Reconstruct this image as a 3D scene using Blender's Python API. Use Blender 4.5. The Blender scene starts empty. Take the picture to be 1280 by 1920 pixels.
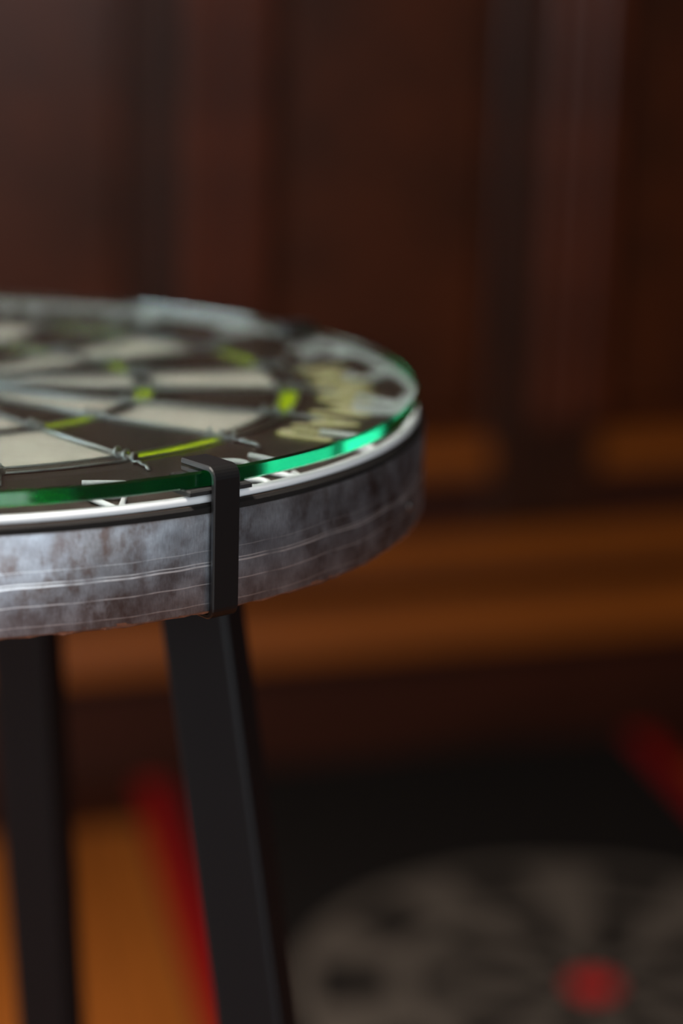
import bpy, math, random
from mathutils import Vector, Matrix

random.seed(7)
scn = bpy.context.scene
COL = scn.collection
PI = math.pi
H = 0.900                      # height of the dartboard face above the floor


def rad(d):
    return d * PI / 180.0


# ------------------------------------------------------------------ camera
CAM_Y, CAM_Z = -0.9380, 0.1909 + H
YAW, PITCH, ROLL, FPX = 0.2047, 0.2525, 0.0280, 4009.6
cp, sp = math.cos(PITCH), math.sin(PITCH)
Fv = Vector((math.sin(YAW) * cp, math.cos(YAW) * cp, -sp))
Rv = Fv.cross(Vector((0, 0, 1))).normalized()
Uv = Rv.cross(Fv)
R2 = math.cos(ROLL) * Rv + math.sin(ROLL) * Uv
U2 = -math.sin(ROLL) * Rv + math.cos(ROLL) * Uv
cam_data = bpy.data.cameras.new('camera')
cam = bpy.data.objects.new('camera', cam_data)
COL.objects.link(cam)
cam.matrix_world = Matrix((
    (R2.x, U2.x, -Fv.x, 0.0),
    (R2.y, U2.y, -Fv.y, CAM_Y),
    (R2.z, U2.z, -Fv.z, CAM_Z),
    (0, 0, 0, 1)))
cam_data.sensor_fit = 'VERTICAL'
cam_data.sensor_height = 36.0
cam_data.sensor_width = 24.0
cam_data.lens = FPX / 1920.0 * 36.0
cam_data.clip_start = 0.02
cam_data.dof.use_dof = True
cam_data.dof.focus_distance = 0.776
cam_data.dof.aperture_fstop = 2.9
scn.camera = cam

# ------------------------------------------------------------------ render look
vs = scn.view_settings
vs.view_transform = 'Standard'
vs.look = 'None'
vs.gamma = 1.0
vs.use_curve_mapping = False
vs.exposure = 0.0
cy = scn.cycles
cy.use_denoising = True
cy.max_bounces = 48
cy.diffuse_bounces = 4
cy.glossy_bounces = 40
cy.transmission_bounces = 40
cy.transparent_max_bounces = 8
cy.caustics_reflective = True
cy.caustics_refractive = True
cy.sample_clamp_indirect = 12.0

# ------------------------------------------------------------------ world
world = bpy.data.worlds.new('world')
scn.world = world
world.use_nodes = True
bg = world.node_tree.nodes['Background']
bg.inputs[0].default_value = (0.75, 0.85, 1.0, 1)
bg.inputs[1].default_value = 0.02


# ------------------------------------------------------------------ daylight at the room's windows
def window_light(name, loc, direction, w, h, power, color):
    ld = bpy.data.lights.new(name, 'AREA')
    ld.shape = 'RECTANGLE'
    ld.size = w
    ld.size_y = h
    ld.energy = power
    ld.color = color
    o = bpy.data.objects.new(name, ld)
    COL.objects.link(o)
    o.location = loc
    o.rotation_euler = Vector(direction).to_track_quat('-Z', 'Y').to_euler()
    return o


WIN_REAR = dict(x=0.30, z=1.10, w=1.5, h=2.0)      # glazed door in the wall behind the camera
WIN_SIDE = dict(x=1.75, z=1.40, w=0.8, h=1.2)       # window beside it
WIN_LEFT = dict(y=-0.30, z=1.50, w=1.2, h=1.3)       # in the left wall
WIN_BACK = [dict(s0=-2.08, s1=-1.62, z0=0.46, z1=2.1, power=11.0), dict(s0=-1.54, s1=-1.20, z0=0.46, z1=2.1, power=3.5)]  # in the panelled wall, left of the view
window_light('daylight_rear_door', (WIN_REAR['x'], -2.54, WIN_REAR['z']), (0, 1, 0),
             WIN_REAR['w'], WIN_REAR['h'], 37, (0.84, 0.93, 1.0))
window_light('daylight_rear_window', (WIN_SIDE['x'], -2.54, WIN_SIDE['z']), (0, 1, 0),
             WIN_SIDE['w'], WIN_SIDE['h'], 13, (0.84, 0.93, 1.0))
window_light('daylight_left_window', (-1.84, WIN_LEFT['y'], WIN_LEFT['z']), (1, 0, 0),
             WIN_LEFT['w'], WIN_LEFT['h'], 75, (0.90, 0.96, 1.0))
_a = rad(8.0)
for _w in WIN_BACK:
    _s = (_w['s0'] + _w['s1']) / 2
    window_light('daylight_back_window', (0.56 + _s * math.cos(_a) + 0.03 * math.sin(_a), 1.85 + _s * math.sin(_a) - 0.03 * math.cos(_a),
                 (_w['z0'] + _w['z1']) / 2), (math.sin(_a), -math.cos(_a), 0),
                 _w['s1'] - _w['s0'], _w['z1'] - _w['z0'], _w['power'], (0.92, 0.97, 1.0))
ADDED_LAMP_W = 50.0                                       # unseen pendant added to brighten the table top


# ------------------------------------------------------------------ materials
def srgb(r, g, b):
    def f(c):
        c /= 255.0
        return c / 12.92 if c <= 0.04045 else ((c + 0.055) / 1.055) ** 2.4
    return (f(r), f(g), f(b), 1.0)


def new_mat(name):
    m = bpy.data.materials.new(name)
    m.use_nodes = True
    nt = m.node_tree
    b = nt.nodes['Principled BSDF']
    return m, nt, b


def add_bump(nt, b, height, strength=0.3, dist=0.001):
    bp = nt.nodes.new('ShaderNodeBump')
    bp.inputs['Strength'].default_value = strength
    bp.inputs['Distance'].default_value = dist
    nt.links.new(height, bp.inputs['Height'])
    nt.links.new(bp.outputs['Normal'], b.inputs['Normal'])


def noise(nt, vec, scale, detail=4, rough=0.6):
    n = nt.nodes.new('ShaderNodeTexNoise')
    n.inputs['Scale'].default_value = scale
    n.inputs['Detail'].default_value = detail
    n.inputs['Roughness'].default_value = rough
    if vec is not None:
        nt.links.new(vec, n.inputs['Vector'])
    return n.outputs['Fac']


def ramp(nt, fac, stops):
    r = nt.nodes.new('ShaderNodeValToRGB')
    els = r.color_ramp.elements
    els[0].position, els[0].color = stops[0]
    els[1].position, els[1].color = stops[-1]
    for pos, c in stops[1:-1]:
        e = els.new(pos)
        e.color = c
    nt.links.new(fac, r.inputs[0])
    return r.outputs[0]


def coords(nt, which='Object', scale=(1, 1, 1)):
    tc = nt.nodes.new('ShaderNodeTexCoord')
    mp = nt.nodes.new('ShaderNodeMapping')
    mp.inputs['Scale'].default_value = scale
    nt.links.new(tc.outputs[which], mp.inputs['Vector'])
    return mp.outputs[0]


def mixc(nt, fac, a, b, mode='MIX'):
    m = nt.nodes.new('ShaderNodeMix')
    m.data_type = 'RGBA'
    m.blend_type = mode
    if isinstance(fac, float):
        m.inputs[0].default_value = fac
    else:
        nt.links.new(fac, m.inputs[0])
    for sock, v in ((m.inputs[6], a), (m.inputs[7], b)):
        if isinstance(v, tuple):
            sock.default_value = v
        else:
            nt.links.new(v, sock)
    return m.outputs[2]


def plain(name, col, rough=0.5, metallic=0.0, var=0.12, nscale=60.0, bump=0.15, bdist=0.0003, spec=0.5, coat=0.0):
    m, nt, b = new_mat(name)
    v = coords(nt)
    n = noise(nt, v, nscale)
    c0 = tuple(max(0, x * (1 - var)) for x in col[:3]) + (1,)
    c1 = tuple(min(1, x * (1 + var)) for x in col[:3]) + (1,)
    nt.links.new(ramp(nt, n, [(0.3, c0), (0.7, c1)]), b.inputs['Base Color'])
    b.inputs['Roughness'].default_value = rough
    b.inputs['Metallic'].default_value = metallic
    b.inputs['Specular IOR Level'].default_value = spec
    b.inputs['Coat Weight'].default_value = coat
    b.inputs['Coat Roughness'].default_value = 0.15
    if bump:
        add_bump(nt, b, n, bump, bdist)
    return m


def wood(name, dark, light, rough=0.35, grain=(1, 1, 1), scale=6.0, coat=0.0, bump=0.15, spec=0.15):
    m, nt, b = new_mat(name)
    v = coords(nt, 'Object', grain)
    n1 = noise(nt, v, scale, 6, 0.62)
    n2 = noise(nt, v, scale * 5, 3, 0.6)
    c = mixc(nt, 0.35, ramp(nt, n1, [(0.28, dark), (0.72, light)]), ramp(nt, n2, [(0.3, dark), (0.7, light)]))
    nt.links.new(c, b.inputs['Base Color'])
    b.inputs['Roughness'].default_value = rough
    b.inputs['Coat Weight'].default_value = coat
    b.inputs['Coat Roughness'].default_value = 0.22
    b.inputs['Specular IOR Level'].default_value = spec
    add_bump(nt, b, n2, bump, 0.0006)
    return m


M = {}
M['panel_wood'] = wood('panel_wood', srgb(24, 8, 1), srgb(64, 25, 4), 0.42, (1, 1, 0.12), 7, 0.14)
M['stile_wood'] = wood('stile_wood', srgb(20, 10, 5), srgb(46, 20, 8), 0.42, (1, 1, 0.1), 9, 0.04)
M['bead_wood'] = wood('bead_wood', srgb(38, 14, 5), srgb(74, 30, 11), 0.4, (1, 1, 0.1), 9, 0.04)
M['shaded_wood'] = wood('shaded_wood', srgb(26, 8, 2), srgb(46, 16, 5), 0.5, (0.15, 1, 1), 7, 0.0)  # shade below and between the mouldings, coloured into the wood
M['lit_moulding_wood'] = wood('lit_moulding_wood', srgb(78, 36, 4), srgb(108, 54, 10), 0.4, (0.12, 1, 1), 8, 0.05)  # light caught by the mouldings, put in as a lighter wood tone
M['floor_wood'] = wood('floor_wood', srgb(86, 43, 9), srgb(118, 63, 21), 0.38, (1, 0.12, 1), 9, 0.1)
M['floor_base'] = plain('floor_base', srgb(40, 22, 10), 0.8)
M['plaster'] = plain('plaster', srgb(120, 96, 74), 0.85)
M['ceiling_paint'] = plain('ceiling_paint', srgb(150, 138, 120), 0.9)
M['window_paint'] = plain('window_paint', srgb(200, 196, 186), 0.5)
M['black_steel'] = plain('black_steel', srgb(15, 15, 17), 0.5, 0.0, 0.1, 900, 0.12, 0.0001, 0.25)
M['black_clip'] = plain('black_clip', srgb(9, 9, 10), 0.38, 0.0, 0.1, 1500, 0.12, 0.0001, 0.5)
M['black_rubber'] = plain('black_rubber', srgb(20, 20, 21), 0.6, 0.0, 0.15, 900)
M['white_plastic'] = plain('white_plastic', srgb(222, 224, 226), 0.28, 0.0, 0.02, 200, 0.03, 0.0001)
M['wire_steel'] = plain('wire_steel', srgb(165, 170, 172), 0.34, 1.0, 0.15, 900, 0.1, 0.0001)
M['mat_black'] = plain('mat_black', srgb(14, 10, 8), 0.9, 0, 0.3, 500, 0.3, 0.0008, 0.08)
M['mat_print'] = plain('mat_print', srgb(60, 51, 43), 0.85, 0, 0.1, 500, 0.3, 0.0005, 0.3)
M['mat_tan'] = plain('mat_tan', srgb(84, 66, 44), 0.85, 0, 0.1, 500, 0.3, 0.0005, 0.3)
M['mat_red'] = plain('mat_red', srgb(150, 4, 5), 0.75, 0, 0.1, 500, 0.3, 0.0005, 0.3)
M['stripe_red'] = plain('stripe_red', srgb(104, 0, 0), 0.8, 0, 0.1, 500, 0.3, 0.0005, 0.1)
M['backing_fibre'] = plain('backing_fibre', srgb(96, 54, 34), 0.9, 0, 0.4, 300, 0.6, 0.0008)


def sisal(name, col, fleck, rough=0.75):
    m, nt, b = new_mat(name)
    v = coords(nt)
    n = noise(nt, v, 1400, 3, 0.7)
    n2 = noise(nt, v, 70, 4, 0.6)
    c0 = tuple(x * 0.82 for x in col[:3]) + (1,)
    base = ramp(nt, n2, [(0.3, c0), (0.7, col)])
    fl = ramp(nt, n, [(0.62, (0, 0, 0, 1)), (0.78, (1, 1, 1, 1))])
    sep = nt.nodes.new('ShaderNodeSeparateColor')
    nt.links.new(fl, sep.inputs[0])
    mul = nt.nodes.new('ShaderNodeMath')
    mul.operation = 'MULTIPLY'
    mul.inputs[1].default_value = 0.35
    nt.links.new(sep.outputs[0], mul.inputs[0])
    nt.links.new(mixc(nt, mul.outputs[0], base, fleck), b.inputs['Base Color'])
    b.inputs['Roughness'].default_value = rough
    b.inputs['Specular IOR Level'].default_value = 0.12
    add_bump(nt, b, n, 0.35, 0.0003)
    return m


M['sisal_black'] = sisal('sisal_black', srgb(48, 39, 34), srgb(120, 108, 96))
M['fibre_edge'] = sisal('fibre_edge', srgb(30, 28, 27), srgb(84, 80, 76))
M['sisal_cream'] = sisal('sisal_cream', srgb(226, 214, 204), srgb(176, 162, 148))
M['sisal_lime'] = sisal('sisal_lime', srgb(186, 208, 6), srgb(220, 232, 90))
M['print_cream'] = sisal('print_cream', srgb(226, 212, 168), srgb(170, 160, 130))
M['print_lime'] = sisal('print_lime', srgb(164, 172, 22), srgb(120, 124, 40))


def galvanised():
    m, nt, b = new_mat('galvanised_band')
    uv = coords(nt, 'UV', (1, 1, 1))
    blot = noise(nt, uv, 75, 5, 0.62)
    cloud = noise(nt, uv, 26, 3, 0.55)
    brush = noise(nt, coords(nt, 'UV', (1, 0.12, 1)), 2200, 3, 0.6)
    stain = noise(nt, coords(nt, 'UV', (1, 0.6, 1)), 120, 5, 0.66)
    base = ramp(nt, blot, [(0.30, srgb(84, 78, 80)), (0.5, srgb(142, 145, 150)), (0.72, srgb(196, 202, 210))])
    base = mixc(nt, 0.55, base, ramp(nt, cloud, [(0.3, srgb(100, 90, 86)), (0.7, srgb(178, 186, 196))]))
    base = mixc(nt, 0.28, base, ramp(nt, brush, [(0.3, srgb(120, 120, 124)), (0.7, srgb(225, 228, 232))]), 'OVERLAY')
    st = ramp(nt, stain, [(0.45, (0, 0, 0, 1)), (0.60, (1, 1, 1, 1))])
    # stains gather where the cloud noise says so
    area = ramp(nt, cloud, [(0.40, (1, 1, 1, 1)), (0.66, (0.15, 0.15, 0.15, 1))])
    sf = mixc(nt, 1.0, st, area, 'MULTIPLY')
    sp_ = nt.nodes.new('ShaderNodeSeparateColor')
    nt.links.new(sf, sp_.inputs[0])
    smul = nt.nodes.new('ShaderNodeMath')
    smul.operation = 'MULTIPLY'
    smul.inputs[1].default_value = 0.72
    nt.links.new(sp_.outputs[0], smul.inputs[0])
    base = mixc(nt, smul.outputs[0], base, srgb(86, 66, 58))
    # long rolled scratches: thin lines at three heights, slightly wavy
    tc = nt.nodes.new('ShaderNodeTexCoord')
    sx = nt.nodes.new('ShaderNodeSeparateXYZ')
    nt.links.new(tc.outputs['UV'], sx.inputs[0])
    wob = noise(nt, coords(nt, 'UV', (1, 0.0, 1)), 22, 2, 0.5)
    brk = noise(nt, coords(nt, 'UV', (1, 0.0, 1)), 60, 3, 0.6)

    def math_(op, a, bb):
        n = nt.nodes.new('ShaderNodeMath')
        n.operation = op
        for i, vv in enumerate((a, bb)):
            if isinstance(vv, (int, float)):
                n.inputs[i].default_value = vv
            elif vv is not None:
                nt.links.new(vv, n.inputs[i])
        return n.outputs[0]
    off = math_('MULTIPLY', math_('SUBTRACT', wob, 0.5), 0.004)
    vv = math_('ADD', sx.outputs[1], off)
    tot = None
    for z0, wd, amp in ((-0.0212, 0.00022, 0.8), (-0.0224, 0.00032, 1.0), (-0.0293, 0.00020, 0.7), (-0.0168, 0.00016, 0.35), (-0.0367, 0.0002, 0.4)):
        d = math_('ABSOLUTE', math_('SUBTRACT', vv, z0), None)
        l = math_('MULTIPLY', math_('LESS_THAN', d, wd), amp)
        tot = l if tot is None else math_('MAXIMUM', tot, l)
    brk2 = ramp(nt, brk, [(0.36, (0.15, 0.15, 0.15, 1)), (0.52, (1, 1, 1, 1))])
    sb = nt.nodes.new('ShaderNodeSeparateColor')
    nt.links.new(brk2, sb.inputs[0])
    tot = math_('MULTIPLY', tot, sb.outputs[0])
    base = mixc(nt, tot, base, srgb(240, 242, 244))
    nt.links.new(base, b.inputs['Base Color'])
    b.inputs['Metallic'].default_value = 0.9
    rr = math_('ADD', math_('MULTIPLY', blot, 0.18), 0.30)
    nt.links.new(rr, b.inputs['Roughness'])
    hsum = math_('ADD', math_('MULTIPLY', blot, 0.5), math_('ADD', math_('MULTIPLY', brush, 0.25), tot))
    add_bump(nt, b, hsum, 0.25, 0.0004)
    return m


M['galvanised'] = galvanised()


def glass(name, rough, scratch=False):
    m = bpy.data.materials.new(name)
    m.use_nodes = True
    nt = m.node_tree
    nt.nodes.clear()
    out = nt.nodes.new('ShaderNodeOutputMaterial')
    g = nt.nodes.new('ShaderNodeBsdfGlass')
    g.inputs['Color'].default_value = (1, 1, 1, 1)
    g.inputs['Roughness'].default_value = rough
    g.inputs['IOR'].default_value = 1.52
    if scratch:
        n = noise(nt, coords(nt, 'UV', (0.03, 1, 1)), 2600, 2, 0.5)
        bp = nt.nodes.new('ShaderNodeBump')
        bp.inputs['Strength'].default_value = 0.15
        bp.inputs['Distance'].default_value = 0.0002
        nt.links.new(n, bp.inputs['Height'])
        nt.links.new(bp.outputs['Normal'], g.inputs['Normal'])
    else:
        n = noise(nt, coords(nt), 30, 2, 0.5)
        tint = ramp(nt, n, [(0.3, (0.985, 0.995, 0.99, 1)), (0.7, (1, 1, 1, 1))])
        nt.links.new(tint, g.inputs['Color'])
    nt.links.new(g.outputs[0], out.inputs['Surface'])
    va = nt.nodes.new('ShaderNodeVolumeAbsorption')
    va.inputs['Color'].default_value = (0.0, 0.84, 0.64, 1)
    va.inputs['Density'].default_value = 11.0
    nt.links.new(va.outputs[0], out.inputs['Volume'])
    return m


M['glass'] = glass('float_glass', 0.0)
M['glass_edge'] = glass('ground_glass_edge', 0.07, True)


def window_glass():
    m, nt, b = new_mat('window_glass')
    b.inputs['Base Color'].default_value = (0.9, 0.95, 1, 1)
    b.inputs['Transmission Weight'].default_value = 1.0
    b.inputs['Roughness'].default_value = 0.05
    n = noise(nt, coords(nt), 4)
    add_bump(nt, b, n, 0.02, 0.001)
    return m


M['window_glass'] = window_glass()


# ------------------------------------------------------------------ mesh helpers
class MB:
    def __init__(self):
        self.v, self.f, self.m, self.uv, self.sm = [], [], [], [], []

    def add(self, vs_, fs, mat=0, uvs=None, smooth=False):
        o = len(self.v)
        self.v += [tuple(x) for x in vs_]
        for i, f in enumerate(fs):
            self.f.append(tuple(o + k for k in f))
            self.m.append(mat)
            self.sm.append(smooth)
            self.uv.append(uvs[i] if uvs else [(0, 0)] * len(f))

    def box(self, x0, x1, y0, y1, z0, z1, mat=0, ch=0.0):
        if ch <= 0:
            vs_ = [(x, y, z) for x in (x0, x1) for y in (y0, y1) for z in (z0, z1)]
            fs = [(0, 1, 3, 2), (4, 6, 7, 5), (0, 4, 5, 1), (2, 3, 7, 6), (0, 2, 6, 4), (1, 5, 7, 3)]
            self.add(vs_, fs, mat)
            return
        # box whose +z side is bevelled (used for panels and planks lying flat)
        a = [(x0, y0, z0), (x1, y0, z0), (x1, y1, z0), (x0, y1, z0)]
        b_ = [(x0, y0, z1 - ch), (x1, y0, z1 - ch), (x1, y1, z1 - ch), (x0, y1, z1 - ch)]
        c = [(x0 + ch, y0 + ch, z1), (x1 - ch, y0 + ch, z1), (x1 - ch, y1 - ch, z1), (x0 + ch, y1 - ch, z1)]
        fs = [(3, 2, 1, 0), (8, 9, 10, 11)]
        for i in range(4):
            j = (i + 1) % 4
            fs.append((i, j, 4 + j, 4 + i))
            fs.append((4 + i, 4 + j, 8 + j, 8 + i))
        self.add(a + b_ + c, fs, mat)

    def lathe(self, prof, n=128, a0=0.0, a1=2 * PI, closed_prof=True, mats=None, smooths=None):
        """prof: list of (r, z); revolves around z. UV = (arc length, z)."""
        full = abs((a1 - a0) - 2 * PI) < 1e-6
        k = len(prof)
        cols = n if full else n + 1
        vs_ = []
        for i in range(cols):
            a = a0 + (a1 - a0) * i / n
            for r, z in prof:
                vs_.append((r * math.cos(a), r * math.sin(a), z))
        segs = k if closed_prof else k - 1
        for s in range(segs):
            fs, uvs = [], []
            s2 = (s + 1) % k
            for i in range(n):
                j = (i + 1) % cols
                aa0 = (a0 + (a1 - a0) * i / n) * 0.226
                aa1 = (a0 + (a1 - a0) * (i + 1) / n) * 0.226
                fs.append((i * k + s, j * k + s, j * k + s2, i * k + s2))
                uvs.append([(aa0, prof[s][1]), (aa1, prof[s][1]), (aa1, prof[s2][1]), (aa0, prof[s2][1])])
            if s == 0:
                self.add(vs_, fs, mats[s] if mats else 0, uvs, smooths[s] if smooths else False)
                base = len(self.v) - len(vs_)
            else:
                for f, u in zip(fs, uvs):
                    self.f.append(tuple(base + q for q in f))
                    self.m.append(mats[s] if mats else 0)
                    self.sm.append(smooths[s] if smooths else False)
                    self.uv.append(u)
        if not full and closed_prof:
            self.f.append(tuple(base + q for q in range(k)))
            self.f.append(tuple(base + (cols - 1) * k + q for q in reversed(range(k))))
            for _ in range(2):
                self.m.append(0)
                self.sm.append(False)
                self.uv.append([(0, 0)] * k)

    def tube(self, path, r, closed=False, n=8, up=Vector((0, 0, 1)), radii=None, mat=0):
        path = [Vector(q) for q in path]
        k = len(path)
        vs_ = []
        prev = None
        for i, q in enumerate(path):
            if closed:
                t = path[(i + 1) % k] - path[i - 1]
            else:
                t = path[min(i + 1, k - 1)] - path[max(i - 1, 0)]
            t.normalize()
            if prev is None:
                u = up if abs(t.dot(up)) < 0.9 else Vector((1, 0, 0))
                a = (u - t * u.dot(t)).normalized()
            else:
                a = (prev - t * prev.dot(t))
                a = a.normalized() if a.length > 1e-6 else t.orthogonal().normalized()
            prev = a
            b_ = t.cross(a)
            rr = radii[i] if radii else r
            for j in range(n):
                th = 2 * PI * j / n
                vs_.append(q + (a * math.cos(th) + b_ * math.sin(th)) * rr)
        fs = []
        for i in range(k if closed else k - 1):
            i2 = (i + 1) % k
            for j in range(n):
                j2 = (j + 1) % n
                fs.append((i * n + j, i2 * n + j, i2 * n + j2, i * n + j2))
        if not closed:
            fs.append(tuple(range(n)))
            fs.append(tuple((k - 1) * n + j for j in reversed(range(n))))
        self.add(vs_, fs, mat, None, True)

    def build(self, name, mats, parent=None, loc=None, rotz=0.0, sharp=False):
        me = bpy.data.meshes.new(name)
        me.from_pydata(self.v, [], self.f)
        uvl = me.uv_layers.new(name='UVMap')
        flat = [c for face in self.uv for uv in face for c in uv]
        uvl.data.foreach_set('uv', flat)
        me.polygons.foreach_set('material_index', self.m)
        me.polygons.foreach_set('use_smooth', self.sm)
        for mt in (mats if isinstance(mats, (list, tuple)) else [mats]):
            me.materials.append(M[mt])
        me.validate()
        if sharp:
            me.set_sharp_from_angle(angle=rad(30))
        me.update()
        return link(name, me, parent, loc, rotz)


def link(name, me, parent=None, loc=None, rotz=0.0):
    o = bpy.data.objects.new(name, me)
    COL.objects.link(o)
    if parent is not None:
        o.parent = parent
    if loc is not None:
        o.location = loc
    if rotz:
        o.rotation_euler = (0, 0, rotz)
    return o


def tag(o, label, cat, group=None):
    o['label'] = label
    o['category'] = cat
    if group:
        o['group'] = group
    return o


def struct(o, label, cat):
    o['kind'] = 'structure'
    return tag(o, label, cat)


mm = 0.001

# ------------------------------------------------------------------ the room
XL, XR, YB, ZC = -1.90, 3.00, -2.60, 2.70
WA = rad(8.0)                                   # the panelled wall runs off to the right at 8 degrees
WP = Vector((0.56, 1.85, 0.0))
WDIR = Vector((math.cos(WA), math.sin(WA), 0))
WOUT = Vector((math.sin(WA), -math.cos(WA), 0))  # into the room

# floor: base slab and boards running away from the camera
mb = MB()
mb.box(XL, XR, YB, 2.5, -0.06, -0.012)
floor = struct(mb.build('floor', 'floor_base'), 'warm orange-brown wooden floor under the table and the mat', 'floor')
mb = MB()
PW = 0.14
mb.box(-PW / 2 + 0.0012, PW / 2 - 0.0012, YB, 2.45, -0.012, 0.0, 0, 0.0015)
plank_me = None
for i in range(int((XR - XL) / PW)):
    x = XL + PW * (i + 0.5)
    if plank_me is None:
        o = mb.build('plank', 'floor_wood', floor, (x, 0, 0))
        plank_me = o.data
    else:
        link('plank', plank_me, floor, (x, 0, 0))

# back wall in its own frame: x along the wall, y = up, z = out of the wall
WM = Matrix.Identity(4)
for r_ in range(3):
    WM[r_][0] = WDIR[r_]
    WM[r_][1] = (0, 0, 1)[r_]
    WM[r_][2] = WOUT[r_]
    WM[r_][3] = WP[r_]
# columns must be right handed: x (along) cross y (up) = out
S0, S1 = -2.45, 2.40
mb = MB()
wb_, wc_ = WIN_BACK
for p0, p1, q0, q1 in ((S0, wb_['s0'], 0, ZC), (wb_['s1'], wc_['s0'], 0, ZC), (wc_['s1'], S1, 0, ZC),
                       (wb_['s0'], wb_['s1'], 0, wb_['z0']), (wb_['s0'], wb_['s1'], wb_['z1'], ZC),
                       (wc_['s0'], wc_['s1'], 0, wc_['z0']), (wc_['s0'], wc_['s1'], wc_['z1'], ZC)):
    mb.box(p0, p1, q0, q1, -0.08, 0.0)
wall = struct(mb.build('wall_back', 'panel_wood'), 'dark mahogany panelled wall behind the table', 'wall')
wall.matrix_world = WM

bay, pw_, x_first = 0.503, 0.171, -0.276
stile_me = panel_me = rail_me = bead_me = frame_me = None
for i in range(-4, 5):
    s = x_first + bay * i
    if s < wc_['s1'] or s + bay > S1:
        continue
    # stile (pilaster) and its vertical beads
    if stile_me is None:
        mb = MB()
        mb.box(0, pw_, 0.322, ZC - 0.1, 0.0, 0.022, 0, 0.006)
        stile_me = mb.build('stile', 'stile_wood', wall, (s, 0, 0)).data
        mb = MB()
        mb.box(-0.022, 0.022, 0.47, ZC - 0.12, 0.0, 0.016, 0, 0.008)
        bead_me = mb.build('bead', 'bead_wood', wall, (s + 0.088, 0, 0.022)).data
        mb = MB()
        x0, x1, z0, z1 = pw_ + 0.012, bay - 0.012, 0.475, ZC - 0.14
        mb.box(x0, x1, z0, z1, 0.0, 0.014, 0, 0.012)
        panel_me = mb.build('panel', 'panel_wood', wall, (s, 0, 0)).data
    else:
        link('stile', stile_me, wall, (s, 0, 0))
        link('bead', bead_me, wall, (s + 0.088, 0, 0.022))
        link('panel', panel_me, wall, (s, 0, 0))
    link('bead', bead_me, wall, (s + 0.146, 0, 0.022))


def skirt(name, prof, mat, s0=S0, s1=S1, loc=(0, 0, 0), parent=None, me=None):
    """prof: list of (out, up), extruded along the wall."""
    if me is None:
        m_ = MB()
        k = len(prof)
        vs_ = [(s0, u, d) for d, u in prof] + [(s1, u, d) for d, u in prof]
        fs = [(i, (i + 1) % k, k + (i + 1) % k, k + i) for i in range(k)]
        fs += [tuple(range(k - 1, -1, -1)), tuple(range(k, 2 * k))]
        m_.add(vs_, fs)
        return m_.build(name, mat, parent, loc)
    return link(name, me, parent, loc)


bb = bpy.data.objects.new('baseboard_back', None)
COL.objects.link(bb)
bb.matrix_world = WM
struct(bb, 'tall stepped wooden skirting with light and shade coloured into its mouldings and recesses along the panelled wall', 'baseboard')


def torus_prof(d0, z0, d1, z1, n=7):
    """bulging profile from a low front edge to a high rear edge"""
    pts = [(0, z0)]
    for i in range(n + 1):
        t = i / n
        a = t * PI / 2
        pts.append((d1 + (d0 - d1) * math.cos(a), z0 + 0.012 + (z1 - z0 - 0.012) * math.sin(a)))
    pts.append((0, z1))
    return pts


skirt('plinth', [(0, 0.0), (0.026, 0.0), (0.026, 0.152), (0, 0.152)], 'shaded_wood', parent=bb)
skirt('moulding', torus_prof(0.062, 0.152, 0.028, 0.237), 'lit_moulding_wood', parent=bb)
skirt('fillet', [(0, 0.237), (0.026, 0.237), (0.026, 0.260), (0, 0.260)], 'shaded_wood', parent=bb)
skirt('moulding', torus_prof(0.052, 0.260, 0.024, 0.320), 'lit_moulding_wood', parent=bb)
led = None
for i in range(-4, 5):
    s = x_first + bay * i
    if s < S0 or s + bay > S1:
        continue
    pr = [(0, 0.320), (0.012, 0.320), (0.012, 0.393), (0, 0.393)]
    if led is None:
        cov = skirt('cove', pr, 'shaded_wood', pw_, bay, (s, 0, 0), bb)
        led = skirt('ledge', torus_prof(0.032, 0.393, 0.012, 0.450), 'lit_moulding_wood', pw_, bay, (s, 0, 0), bb)
    else:
        link('cove', cov.data, bb, (s, 0, 0))
        link('ledge', led.data, bb, (s, 0, 0))


def wall_with_holes(name, axis, pos, a0, a1, holes, thick, mat, label):
    """a wall in a plane x = pos or y = pos; holes: (start, end, bottom, top), sorted"""
    m_ = MB()
    parts, cur = [], a0
    for h0, h1, z0, z1 in holes:
        parts += [(cur, h0, 0, ZC), (h0, h1, 0, z0), (h0, h1, z1, ZC)]
        cur = h1
    parts.append((cur, a1, 0, ZC))
    for p0, p1, q0, q1 in parts:
        if q1 - q0 < 0.001:
            continue
        if axis == 'x':
            m_.box(min(pos, pos + thick), max(pos, pos + thick), p0, p1, q0, q1)
        else:
            m_.box(p0, p1, min(pos, pos + thick), max(pos, pos + thick), q0, q1)
    return struct(m_.build(name, mat), label, 'wall')


wl, wr_, ws_ = WIN_LEFT, WIN_REAR, WIN_SIDE
wall_with_holes('wall_left', 'x', XL, YB, 1.52, [(wl['y'] - wl['w'] / 2, wl['y'] + wl['w'] / 2, wl['z'] - wl['h'] / 2, wl['z'] + wl['h'] / 2)],
                -0.12, 'plaster', 'plain plastered side wall with a sash window, left of the table')
wall_with_holes('wall_rear', 'y', YB, XL - 0.12, XR + 0.12,
                [(q['x'] - q['w'] / 2, q['x'] + q['w'] / 2, q['z'] - q['h'] / 2, q['z'] + q['h'] / 2) for q in (wr_, ws_)],
                -0.12, 'plaster', 'plain plastered wall with a glazed door and a window, behind the camera')
mb = MB()
mb.box(XR, XR + 0.12, YB, 2.33, 0, ZC)
struct(mb.build('wall_right', 'panel_wood'), 'dark wooden side wall on the right of the room', 'wall')
mb = MB()
mb.box(XL - 0.12, XR + 0.12, YB - 0.12, 2.55, ZC, ZC + 0.1)
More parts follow.
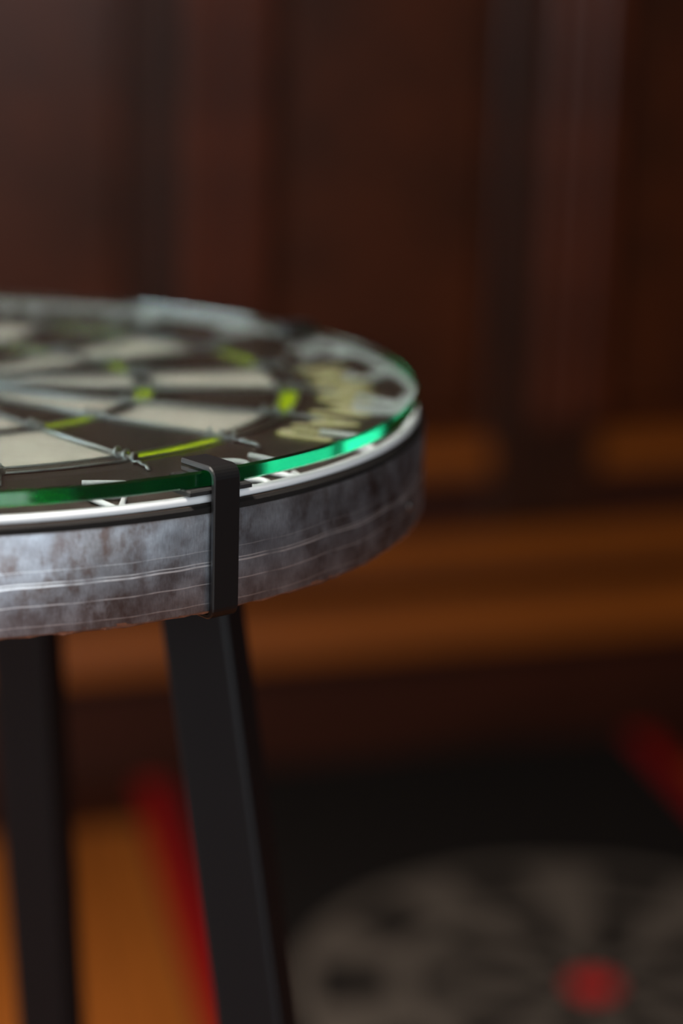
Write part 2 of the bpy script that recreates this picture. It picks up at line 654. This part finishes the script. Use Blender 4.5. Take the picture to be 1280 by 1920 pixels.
struct(mb.build('ceiling', 'ceiling_paint'), 'plain off-white ceiling over the room', 'ceiling')


def window_frame(name, w, h, loc, rotz, label, cat='window'):
    m_ = MB()
    t = 0.05
    for x0, x1, z0, z1 in ((-w / 2, w / 2, -h / 2, -h / 2 + t), (-w / 2, w / 2, h / 2 - t, h / 2),
                           (-w / 2, -w / 2 + t, -h / 2 + t, h / 2 - t), (w / 2 - t, w / 2, -h / 2 + t, h / 2 - t),
                           (-w / 2 + t, w / 2 - t, -0.02, 0.02)):
        m_.box(x0, x1, -0.03, 0.03, z0, z1)
    o = m_.build(name, 'window_paint', None, loc, rotz)
    struct(o, label, cat)
    for z0, z1 in ((-h / 2 + t, -0.02), (0.02, h / 2 - t)):
        p_ = MB()
        p_.box(-w / 2 + t, w / 2 - t, -0.003, 0.003, z0, z1)
        p_.build('pane', 'window_glass', o)
    return o


window_frame('window_1', wl['w'], wl['h'], (XL - 0.07, wl['y'], wl['z']), rad(90), 'white painted sash window in the left wall')
window_frame('door_1', wr_['w'], wr_['h'], (wr_['x'], YB - 0.07, wr_['z']), 0.0, 'white painted glazed door in the rear wall', 'door')
window_frame('window_2', ws_['w'], ws_['h'], (ws_['x'], YB - 0.07, ws_['z']), 0.0, 'white painted sash window in the rear wall beside the door')
for _n, _w, _t in (('window_3', wb_, 'wide'), ('window_4', wc_, 'narrow')):
    window_frame(_n, _w['s1'] - _w['s0'], _w['z1'] - _w['z0'],
                 WP + WDIR * ((_w['s0'] + _w['s1']) / 2) - WOUT * 0.045 + Vector((0, 0, (_w['z0'] + _w['z1']) / 2)), WA,
                 _t + ' white painted sash window in the panelled wall, left of the view')
# dark strip added as painted shade on the floor along the panelled wall
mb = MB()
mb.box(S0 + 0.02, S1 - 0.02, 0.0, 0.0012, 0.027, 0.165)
tr = struct(mb.build('shade_strip_1', 'shaded_wood'), 'dark strip added as painted shade on the floor along the panelled wall', 'shade_strip')
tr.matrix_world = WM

# ------------------------------------------------------------------ the table
table = bpy.data.objects.new('dartboard_table', None)
COL.objects.link(table)
tag(table, 'round side table made from a dartboard under glass on splayed black legs', 'table')

PHI = -61.44                                    # azimuth of the wire between the 4 and the 18
GZ = H                                          # height of the dartboard face


def polar(r, az, z=0.0):
    return Vector((r * math.cos(rad(az)), r * math.sin(rad(az)), z))


# --- dartboard body
mb = MB()
R_OUT = 0.2253
prof = [(0.0002, -0.0385), (R_OUT, -0.0385), (R_OUT, -0.0010), (R_OUT - 0.0012, 0.0), (0.1712, 0.0), (0.1712, -0.0012), (0.0002, -0.0012)]
mb.lathe(prof, 192, closed_prof=False, mats=[0, 1, 1, 0, 0, 0], smooths=[False, True, False, False, False, False])
board = mb.build('dartboard', ['sisal_black', 'fibre_edge'], table, (0, 0, GZ), sharp=True)
board['label'] = 'dartboard with cream and black segments and lime doubles and trebles'


def sector(r0, r1, a0, a1, z0, z1, n):
    m_ = MB()
    vs_ = []
    for i in range(n + 1):
        a = rad(a0 + (a1 - a0) * i / n)
        c, s = math.cos(a), math.sin(a)
        vs_ += [(r0 * c, r0 * s, z0), (r1 * c, r1 * s, z0), (r1 * c, r1 * s, z1), (r0 * c, r0 * s, z1)]
    fs = [(3, 2, 1, 0)]
    for i in range(n):
        p_, q = 4 * i, 4 * i + 4
        fs += [(p_ + 3, p_ + 2, q + 2, q + 3), (p_ + 1, q + 1, q + 2, p_ + 2), (p_, p_ + 3, q + 3, q), (p_, q, q + 1, p_ + 1)]
    e = 4 * n
    fs.append((e, e + 1, e + 2, e + 3))
    m_.add(vs_, fs)
    return m_


seg_defs = [('inner_segment', 0.0162, 0.0988, 2), ('treble_segment', 0.0992, 0.1068, 4),
            ('outer_segment', 0.1072, 0.1618, 5), ('double_segment', 0.1622, 0.1700, 6)]
for nm, r0, r1, n in seg_defs:
    gap = 0.00018
    meshes = {}
    for k in range(20):
        black = (k % 2 == 0)
        if 'inner' in nm or 'outer' in nm:
            mat = 'sisal_black' if black else 'sisal_cream'
        else:
            mat = 'sisal_lime' if black else 'sisal_black'
        if mat not in meshes:
            g = math.degrees(gap / r1)
            o = sector(r0, r1, g, 18 - g, -0.0012, 0.0, n).build(nm, mat, board, None, rad(PHI + 18 * k))
            meshes[mat] = o.data
        else:
            o = link(nm, meshes[mat], board, None, rad(PHI + 18 * k))
mb = MB()
mb.lathe([(0.0066, -0.0012), (0.0158, -0.0012), (0.0158, 0), (0.0066, 0)], 40)
mb.build('outer_bull', 'sisal_lime', board)
mb = MB()
mb.lathe([(0.0001, -0.0012), (0.0062, -0.0012), (0.0062, 0.0002), (0.0001, 0.0002)], 32)
mb.build('bullseye', 'sisal_black', board)

# --- wires
for r in (0.0064, 0.0160, 0.0990, 0.1070, 0.1620, 0.1702):
    mb = MB()
    n = 40 if r < 0.03 else 160
    mb.tube([(r * math.cos(2 * PI * i / n), r * math.sin(2 * PI * i / n), 0.0006) for i in range(n)], 0.00055, True, 6)
    mb.build('ring_wire', 'wire_steel', board)
mb = MB()
mb.tube([(0.016, 0, 0.0012), (0.10, 0, 0.0012), (0.172, 0, 0.0012)], 0.0013, False, 8)
wire_me = None


def knot(r_in, r_out, turns, tail):
    m_ = MB()
    path = []
    n = int(turns * 10)
    for i in range(n + 1):
        t = i / n
        a = 2 * PI * turns * t
        path.append((r_in + (r_out - r_in) * t, 0.0019 * math.cos(a), 0.0018 + 0.0019 * math.sin(a)))
    if tail:
        path += [(r_out + 0.003, -0.0012, 0.0016), (r_out + 0.007, -0.0022, 0.0012), (r_out + 0.010, -0.0026, 0.0014), (r_out + 0.0125, -0.0034, 0.0004)]
    m_.tube(path, 0.0009, False, 7)
    return m_


kn1 = kn2 = None
for k in range(20):
    a = rad(PHI + 18 * k)
    if wire_me is None:
        wire_me = mb.build('radial_wire', 'wire_steel', board, None, a).data
        kn1 = knot(0.0985, 0.1085, 2.5, False).build('wire_knot', 'wire_steel', board, None, a).data
        kn2 = knot(0.1600, 0.1750, 2.6, True).build('wire_knot', 'wire_steel', board, None, a).data
    else:
        link('radial_wire', wire_me, board, None, a)
        link('wire_knot', kn1, board, None, a)
        link('wire_knot', kn2, board, None, a)

# --- galvanised band around the edge, its nails and the fibre backing
mb = MB()
mb.lathe([(0.2254, -0.0397), (0.2257, -0.0397), (0.2260, -0.0390), (0.2260, -0.0040), (0.2255, -0.0030), (0.2253, -0.0030)], 256, smooths=[False, True, True, True, False, False])
band = mb.build('metal_band', 'galvanised', board, sharp=True)
band['label'] = 'stained galvanised steel band around the rim'
nail_me = None
for az in (-26.3, 63.7, 153.7, 243.7):
    m_ = MB()
    if nail_me is None:
        m_.lathe([(0.00001, 0.0015), (0.0014, 0.0012), (0.0024, 0.0)], 14, closed_prof=False, smooths=[True, True])
        o = m_.build('nail', 'wire_steel', board)
        nail_me = o.data
    else:
        o = link('nail', nail_me, board)
    pos = polar(0.2259, az, -0.0280)
    o.location = pos
    o.rotation_euler = Vector((pos.x, pos.y, 0)).to_track_quat('Z', 'X').to_euler()
mb = MB()
n = 360
pts_t, pts_b = [], []
for i in range(n):
    a = 2 * PI * i / n
    r = 0.2256 + random.uniform(-0.0004, 0.0006)
    pts_t.append((r * math.cos(a), r * math.sin(a), -0.0386))
    r = 0.2254 + random.uniform(-0.0008, 0.0008)
    pts_b.append((r * math.cos(a), r * math.sin(a), -0.0403 + random.uniform(-0.0003, 0.0003)))
fs = [(i, n + i, n + (i + 1) % n, (i + 1) % n) for i in range(n)]
fs += [tuple(range(n)), tuple(range(2 * n - 1, n - 1, -1))]
mb.add(pts_t + pts_b, fs)
mb.build('backing_board', 'backing_fibre', board)

# --- number ring with its wire numerals (tops of the upper numbers point outwards)
mb = MB()
n = 240
RR = 0.2213
mb.tube([(RR * math.cos(2 * PI * i / n), RR * math.sin(2 * PI * i / n), 0.0016) for i in range(n)], 0.0018, True, 10)
ring = mb.build('number_ring', 'white_plastic', table, (0, 0, GZ))
ring['label'] = 'white wire number ring'


def arc(cx, cy, rx, ry, a0, a1, n=14):
    return [(cx + rx * math.cos(rad(a0 + (a1 - a0) * i / n)), cy + ry * math.sin(rad(a0 + (a1 - a0) * i / n))) for i in range(n + 1)]


# digits in a 1 x 1 box: x to the right, y up (0 bottom, 1 top)
DIG = {
    '0': [arc(0.5, 0.5, 0.42, 0.5, 90, 450, 24)],
    '1': [[(0.5, 0.0), (0.5, 1.0), (0.32, 0.97), (0.05, 0.74)]],
    '2': [arc(0.5, 0.72, 0.4, 0.28, 170, -30, 12) + [(0.1, 0.0), (0.92, 0.0)]],
    '3': [arc(0.48, 0.75, 0.38, 0.25, 150, -90, 12) + arc(0.48, 0.25, 0.42, 0.25, 90, -150, 12)],
    '4': [[(0.95, 0.07), (0.02, 0.34), (0.62, 1.0), (0.70, 0.95), (0.84, 0.15)]],
    '5': [[(0.88, 1.0), (0.18, 1.0), (0.12, 0.56)] + arc(0.48, 0.32, 0.42, 0.32, 130, -150, 14)],
    '6': [[(0.8, 1.0), (0.3, 0.66)] + arc(0.5, 0.3, 0.4, 0.3, 160, 520, 22)],
    '7': [[(0.08, 1.0), (0.92, 1.0), (0.36, 0.0)]],
    '8': [arc(0.5, 0.75, 0.38, 0.25, -90, 270, 20) + arc(0.5, 0.26, 0.44, 0.26, 90, -270, 20)],
    '9': [arc(0.5, 0.7, 0.4, 0.3, -20, 340, 22) + [(0.7, 0.34), (0.2, 0.0)]],
}
ORDER = [20, 1, 18, 4, 13, 6, 10, 15, 2, 17, 3, 19, 7, 16, 8, 11, 14, 9, 12, 5]   # clockwise
AZ20 = PHI + 45.0
R_IN, R_TOP = 0.1965, 0.2205
for i, num in enumerate(ORDER):
    azc = AZ20 - 18 * i
    s = str(num)
    dw, gp = 0.0155, 0.0045
    widths = [0.011 if c == '1' else dw for c in s]
    tot = sum(widths) + gp * (len(s) - 1)
    flip = 5 <= i <= 15
    m_ = MB()
    x = -tot / 2
    for c, w in zip(s, widths):
        for poly in DIG[c]:
            path = []
            for px, py in poly:
                u = x + px * w
                v = R_IN + py * (R_TOP - R_IN)
                if flip:
                    u, v = -u, R_IN + (1 - py) * (R_TOP - R_IN)
                az = azc - math.degrees(u / 0.2075)
                path.append(polar(v, az, 0.0016))
            closed = (c in '0') or (c == '8')
            if closed and (path[0] - path[-1]).length < 1e-5:
                path = path[:-1]
            m_.tube(path, 0.00125, closed, 8)
        x += w + gp
    m_.build('numeral', 'white_plastic', ring)

# --- printed maker's name on the black outer ring, read clockwise, letters topped outwards
LET = {
    'W': (1.25, [[(0, 1), (0.16, 0.0), (0.5, 0.75), (0.84, 0.0), (1, 1)]]),
    'I': (0.0, [[(0, 0), (0, 1)]]),
    'N': (0.68, [[(0, 0), (0, 1), (1, 0), (1, 1)]]),
    'M': (1.10, [[(0, 0), (0, 1), (0.5, 0.3), (1, 1), (1, 0)]]),
    'A': (0.80, [[(0, 0), (0.5, 1), (1, 0)], [(0.2, 0.32), (0.8, 0.32)]]),
    'U': (0.42, [[(0, 1), (0, 0.22), (0.14, 0.06), (0.3, 0.0), (0.7, 0.0), (0.86, 0.06), (1, 0.22), (1, 1)]]),
}
L_IN, L_OUT = 0.1815, 0.2015
LH = L_OUT - L_IN


def ribbon(m_, path, w, z, mat):
    """flat printed stroke with round ends, path in (arc position, radius)"""
    pts = [Vector((p_[0], p_[1], 0)) for p_ in path]
    fine = []
    for a, b_ in zip(pts[:-1], pts[1:]):
        k = max(1, int((b_ - a).length / 0.003))
        fine += [a + (b_ - a) * (j / k) for j in range(k)]
    fine.append(pts[-1])

    for a, b_ in zip(fine[:-1], fine[1:]):
        d = (b_ - a).normalized()
        nn = Vector((-d.y, d.x, 0)) * w / 2
        q = [a - nn, b_ - nn, b_ + nn, a + nn]
        m_.add([polar(v.y, AZL - math.degrees(v.x / 0.191), z) for v in q], [(3, 2, 1, 0)], mat)
        z += 0.000004
    for c in (pts if len(pts) < 6 else [pts[0], pts[-1]] + pts[1:-1]):
        ring_ = [polar(c.y + w / 2 * math.sin(2 * PI * j / 12), AZL - math.degrees((c.x + w / 2 * math.cos(2 * PI * j / 12)) / 0.191), z) for j in range(12)]
        m_.add(ring_, [tuple(range(11, -1, -1))], mat)
        z += 0.000004


AZL = 10.0
x = 0.0
for c in 'WINMAU':
    w, polys = LET[c]
    wd = w * 0.0255
    m_ = MB()
    zz = 0.00006
    for j, poly in enumerate(polys):
        path = [(x + px * wd, L_IN + py * LH) for px, py in poly]
        ribbon(m_, path, 0.0073, zz + 0.00012 * j, 0)
    for j, poly in enumerate(polys):
        path = [(x + px * wd, L_IN + py * LH) for px, py in poly]
        ribbon(m_, path, 0.0060, zz + 0.00030 + 0.0002 * j, 1)
    m_.build('printed_letter', ['print_lime', 'print_cream'], board)
    x += wd + 0.0091

# --- glass top
GB, GT, RG, CH = 0.00607, 0.01207, 0.2224, 0.0008
mb = MB()
prof = [(0.00005, GB), (RG - CH, GB), (RG, GB + CH), (RG, GT - CH), (RG - CH, GT), (0.00005, GT)]
mb.lathe(prof, 256, closed_prof=False, mats=[0, 1, 1, 1, 0], smooths=[False, True, True, True, False])
gl = mb.build('glass_top', ['glass', 'glass_edge'], table, (0, 0, GZ))
gl['label'] = 'round glass disc with a green polished edge'
# close the tiny hole at the axis so that the volume is watertight
import bmesh
bm = bmesh.new()
bm.from_mesh(gl.data)
bmesh.ops.remove_doubles(bm, verts=[v for v in bm.verts if v.co.xy.length < 0.001], dist=0.0005)
bmesh.ops.recalc_face_normals(bm, faces=bm.faces)
for e in bm.edges:
    if len(e.link_faces) == 2 and e.calc_face_angle(0) > rad(25):
        e.smooth = False
bm.to_mesh(gl.data)
bm.free()

# --- clips that hold the glass: bent flat bars with a rubber pad
def bent_bar(center, t, w):
    """center: list of (r, z) midline; bar of thickness t and width w; local x = radial"""
    m_ = MB()
    k = len(center)
    pts = [Vector((a, b_)) for a, b_ in center]
    outer, inner = [], []
    for i in range(k):
        d = (pts[min(i + 1, k - 1)] - pts[max(i - 1, 0)]).normalized()
        nn = Vector((d.y, -d.x))
        outer.append(pts[i] - nn * t / 2)
        inner.append(pts[i] + nn * t / 2)
    c = t * 0.22
    loops = []
    for i in range(k):
        o_, n_ = outer[i], inner[i]
        ov = (n_ - o_).normalized()
        o2, n2 = o_ + ov * c, n_ - ov * c
        h = w / 2
        loops.append([(o_.x, -h + c, o_.y), (o_.x, h - c, o_.y), (o2.x, h, o2.y), (n2.x, h, n2.y),
                      (n_.x, h - c, n_.y), (n_.x, -h + c, n_.y), (n2.x, -h, n2.y), (o2.x, -h, o2.y)])
    vs_ = [v for l in loops for v in l]
    fs = []
    for i in range(k - 1):
        for j in range(8):
            j2 = (j + 1) % 8
            fs.append((i * 8 + j, (i + 1) * 8 + j, (i + 1) * 8 + j2, i * 8 + j2))
    fs.append(tuple(range(7, -1, -1)))
    fs.append(tuple((k - 1) * 8 + j for j in range(8)))
    m_.add(vs_, fs, 0, None, False)
    return m_


def corner(cx, cz, r, a0, a1, n=6):
    return [(cx + r * math.cos(rad(a0 + (a1 - a0) * i / n)), cz + r * math.sin(rad(a0 + (a1 - a0) * i / n))) for i in range(n + 1)]


T = 0.0022
zt, rv, zbm = GT + T / 2 + 0.0001, 0.2262 + T / 2 + 0.0004, -0.0405 - T / 2 - 0.0003
line = [(0.2085, zt), (0.2150, zt)] + corner(rv - 0.0035, zt - 0.0035, 0.0035, 90, 0) + [(rv, -0.010), (rv, -0.025)] + \
    corner(rv - 0.0035, zbm + 0.0035, 0.0035, 0, -90) + [(0.2100, zbm), (0.1700, zbm)]
clip_me = pad_me = None
for az in (-60.9, 29.1, 119.1, 209.1):
    if clip_me is None:
        c_ = bent_bar(line, T, 0.0118).build('clip', 'black_clip', table, (0, 0, GZ), rad(az))
        clip_me = c_.data
        m_ = MB()
        m_.box(0.2125, 0.2252, -0.0140, 0.0140, 0.0040, GB - 0.00003, 0, 0.0006)
        pad_me = m_.build('pad', 'black_rubber', c_).data
    else:
        c_ = link('clip', clip_me, table, (0, 0, GZ), rad(az))
        link('pad', pad_me, c_)

# --- frame and legs
TH, RT, RB, WL = -23.2, 0.1278, 0.2550, 0.0305
Z_TOP = GZ - 0.0440
mb = MB()
for a in (TH, TH + 90):
    d = polar(1, a)
    t = Vector((-d.y, d.x, 0))
    L, hw = RT - WL / 2, 0.0125
    z0, z1 = Z_TOP - 0.025, Z_TOP
    if a != TH:
        spans = ((-L, -hw), (hw, L))
    else:
        spans = ((-L, L),)
    for l0, l1 in spans:
        vs_ = [d * l + t * s_ + Vector((0, 0, z)) for l in (l0, l1) for s_ in (-hw, hw) for z in (z0, z1)]
        mb.add(vs_, [(0, 1, 3, 2), (4, 6, 7, 5), (0, 4, 5, 1), (2, 3, 7, 6), (0, 2, 6, 4), (1, 5, 7, 3)])
mb.build('cross_frame', 'black_steel', table)

leg_me = foot_me = plate_me = None
for k in range(4):
    a = rad(TH + 90 * k)
    if leg_me is None:
        m_ = MB()
        hw, c = WL / 2, 0.0022
        sec = [(-hw + c, -hw), (hw - c, -hw), (hw - c * 0.3, -hw + c * 0.3), (hw, -hw + c), (hw, hw - c), (hw - c * 0.3, hw - c * 0.3),
               (hw - c, hw), (-hw + c, hw), (-hw + c * 0.3, hw - c * 0.3), (-hw, hw - c), (-hw, -hw + c), (-hw + c * 0.3, -hw + c * 0.3)]
        kk = len(sec)
        z1_, z0_ = Z_TOP, 0.006
        rb_ = RT + (RB - RT) * (Z_TOP - z0_) / Z_TOP
        vs_ = [(RT + x_, y_, z1_) for x_, y_ in sec] + [(rb_ + x_, y_, z0_) for x_, y_ in sec]
        fs = [(i, kk + i, kk + (i + 1) % kk, (i + 1) % kk) for i in range(kk)] + [tuple(range(kk)), tuple(range(2 * kk - 1, kk - 1, -1))]
        m_.add(vs_, fs)
        lg = m_.build('leg', 'black_steel', table, (0, 0, 0), a)
        leg_me = lg.data
        m_ = MB()
        m_.box(RB - 0.017, RB + 0.017, -0.017, 0.017, 0.0, 0.008, 0, 0.002)
        foot_me = m_.build('foot_cap', 'black_rubber', lg).data
        m_ = MB()
        m_.box(RT - 0.030, RT + 0.030, -0.030, 0.030, Z_TOP, Z_TOP + 0.0034, 0, 0.0008)
        plate_me = m_.build('mounting_plate', 'black_steel', lg).data
    else:
        lg = link('leg', leg_me, table, (0, 0, 0), a)
        link('foot_cap', foot_me, lg)
        link('mounting_plate', plate_me, lg)

# ------------------------------------------------------------------ unseen pendant added to light the board from above
LX, LY, LZ = -0.30, -0.30, 2.00
lamp = bpy.data.objects.new('added_pendant_lamp', None)
COL.objects.link(lamp)
lamp.location = (LX, LY, LZ)
tag(lamp, 'added unseen lamp of dark metal hanging from the ceiling above the dartboard table', 'lamp')
mb = MB()
mb.lathe([(0.20, 0.0), (0.202, 0.0), (0.19, 0.05), (0.12, 0.13), (0.04, 0.17), (0.038, 0.168), (0.118, 0.128), (0.188, 0.048)], 48,
         smooths=[False] + [True] * 7)
mb.build('lamp_shade', 'black_steel', lamp)
mb = MB()
mb.tube([(0, 0, 0.165), (0, 0, 0.4), (0, 0, ZC - LZ)], 0.004, False, 8)
mb.build('cord', 'black_rubber', lamp)
mb = MB()
mb.lathe([(0.045, 0.150), (0.045, 0.185), (0.015, 0.205), (0.001, 0.205), (0.001, 0.150)], 24)
mb.build('socket', 'black_rubber', lamp)
ld = bpy.data.lights.new('added_pendant_light', 'AREA')
ld.shape = 'DISK'
ld.size = 0.34
ld.energy = ADDED_LAMP_W
ld.color = (1.0, 0.92, 0.84)
lo = bpy.data.objects.new('added_pendant_light', ld)
COL.objects.link(lo)
lo.location = (LX, LY, LZ + 0.03)

# ------------------------------------------------------------------ unseen low lamp added to brighten the floor and mat
QX, QY, QZ = -0.26, 0.78, 0.56
fl = bpy.data.objects.new('added_floor_lamp', None)
COL.objects.link(fl)
fl.location = (QX - 0.16, QY, 0)
tag(fl, 'added unseen low lamp with a dark shade on the wooden floor left of the table', 'lamp')
mb = MB()
mb.lathe([(0.001, 0.0), (0.11, 0.0), (0.11, 0.012), (0.02, 0.022), (0.001, 0.022)], 40)
mb.build('base', 'black_steel', fl)
mb = MB()
mb.tube([(0, 0, 0.02), (0, 0, 0.4), (0, 0, 0.66), (0.03, 0, 0.70), (0.10, 0, 0.71), (0.16, 0, 0.69), (0.16, 0, 0.65)], 0.008, False, 10)
mb.build('pole', 'black_steel', fl)
mb = MB()
mb.lathe([(0.09, QZ), (0.092, QZ), (0.05, QZ + 0.09), (0.012, QZ + 0.11), (0.010, QZ + 0.108), (0.048, QZ + 0.088)], 40, smooths=[False] + [True] * 5)
mb.build('lamp_shade', 'black_steel', fl, (0.16, 0, 0))
ld = bpy.data.lights.new('added_floor_light', 'AREA')
ld.shape = 'DISK'
ld.size = 0.14
ld.energy = 8.0
ld.color = (1.0, 0.94, 0.86)
lo = bpy.data.objects.new('added_floor_light', ld)
COL.objects.link(lo)
lo.location = (QX, QY, QZ + 0.015)

# ------------------------------------------------------------------ the dart mat on the floor
MX0, MX1, MY0, MY1 = 0.284, 1.056, 0.32, 1.775
mat_ob = bpy.data.objects.new('dart_mat', None)
COL.objects.link(mat_ob)
mat_ob.location = ((MX0 + MX1) / 2, (MY0 + MY1) / 2, 0.0013)
tag(mat_ob, 'black dart mat on the floor with red side stripes and a printed dartboard', 'mat')
cx, cy_ = (MX0 + MX1) / 2, (MY0 + MY1) / 2
mb = MB()


def far_edge(x):
    """the mat is trimmed along the skirting"""
    return WP.y + (x - WP.x) * math.tan(WA) - 0.034


def strip(x0, x1, inset, z0, z1, ch=0.0):
    m_ = MB()
    ya, yb = far_edge(x0) - inset, far_edge(x1) - inset
    y0 = MY0 + inset
    low = [(x0, y0), (x1, y0), (x1, yb), (x0, ya)]
    top = [(x0 + ch, y0 + ch), (x1 - ch, y0 + ch), (x1 - ch, yb - ch), (x0 + ch, ya - ch)]
    vs_ = [(x - cx, y - cy_, z0) for x, y in low] + [(x - cx, y - cy_, z1) for x, y in top]
    fs_ = [(3, 2, 1, 0), (4, 5, 6, 7)] + [(i, (i + 1) % 4, 4 + (i + 1) % 4, 4 + i) for i in range(4)]
    m_.add(vs_, fs_)
    return m_


strip(MX0, MX1, 0.0, 0.0, 0.005, 0.002).build('base', 'mat_black', mat_ob)
for x0 in (MX0 + 0.004, MX1 - 0.045):
    strip(x0, x0 + 0.041, 0.012, 0.005, 0.0057).build('red_stripe', 'stripe_red', mat_ob)
BX, BY = 0.722 - cx, 1.108 - cy_
SC = 1.94
lightp = {}
for k in range(10):
    a = rad(80 - 9 + 36 * k)
    for nm, r0, r1 in (('printed_wedge', 0.018 * SC, 0.098 * SC), ('printed_wedge', 0.1165 * SC, 0.1575 * SC)):
        if r0 not in lightp:
            lightp[r0] = sector(r0, r1, 0.4, 17.6, 0.005, 0.0053, 4).build(nm, 'mat_print', mat_ob, (BX, BY, 0), a).data
        else:
            link(nm, lightp[r0], mat_ob, (BX, BY, 0), a)
    b2 = a + rad(18)
    if 'tr' not in lightp:
        lightp['tr'] = sector(0.1 * SC, 0.116 * SC, 0.0, 36, 0.005, 0.0053, 8).build('printed_treble', 'mat_print', mat_ob, (BX, BY, 0), b2).data
    else:
        link('printed_treble', lightp['tr'], mat_ob, (BX, BY, 0), b2)
    if 'db' not in lightp:
        lightp['db'] = sector(0.158 * SC, 0.170 * SC, 0.0, 36, 0.005, 0.0053, 8).build('printed_double', 'mat_print', mat_ob, (BX, BY, 0), b2).data
    else:
        link('printed_double', lightp['db'], mat_ob, (BX, BY, 0), b2)
mb = MB()
mb.lathe([(0.0001, 0.005), (0.027, 0.005), (0.027, 0.0055), (0.0001, 0.0055)], 32)
mb.build('printed_bull', 'mat_red', mat_ob, (BX, BY, 0))
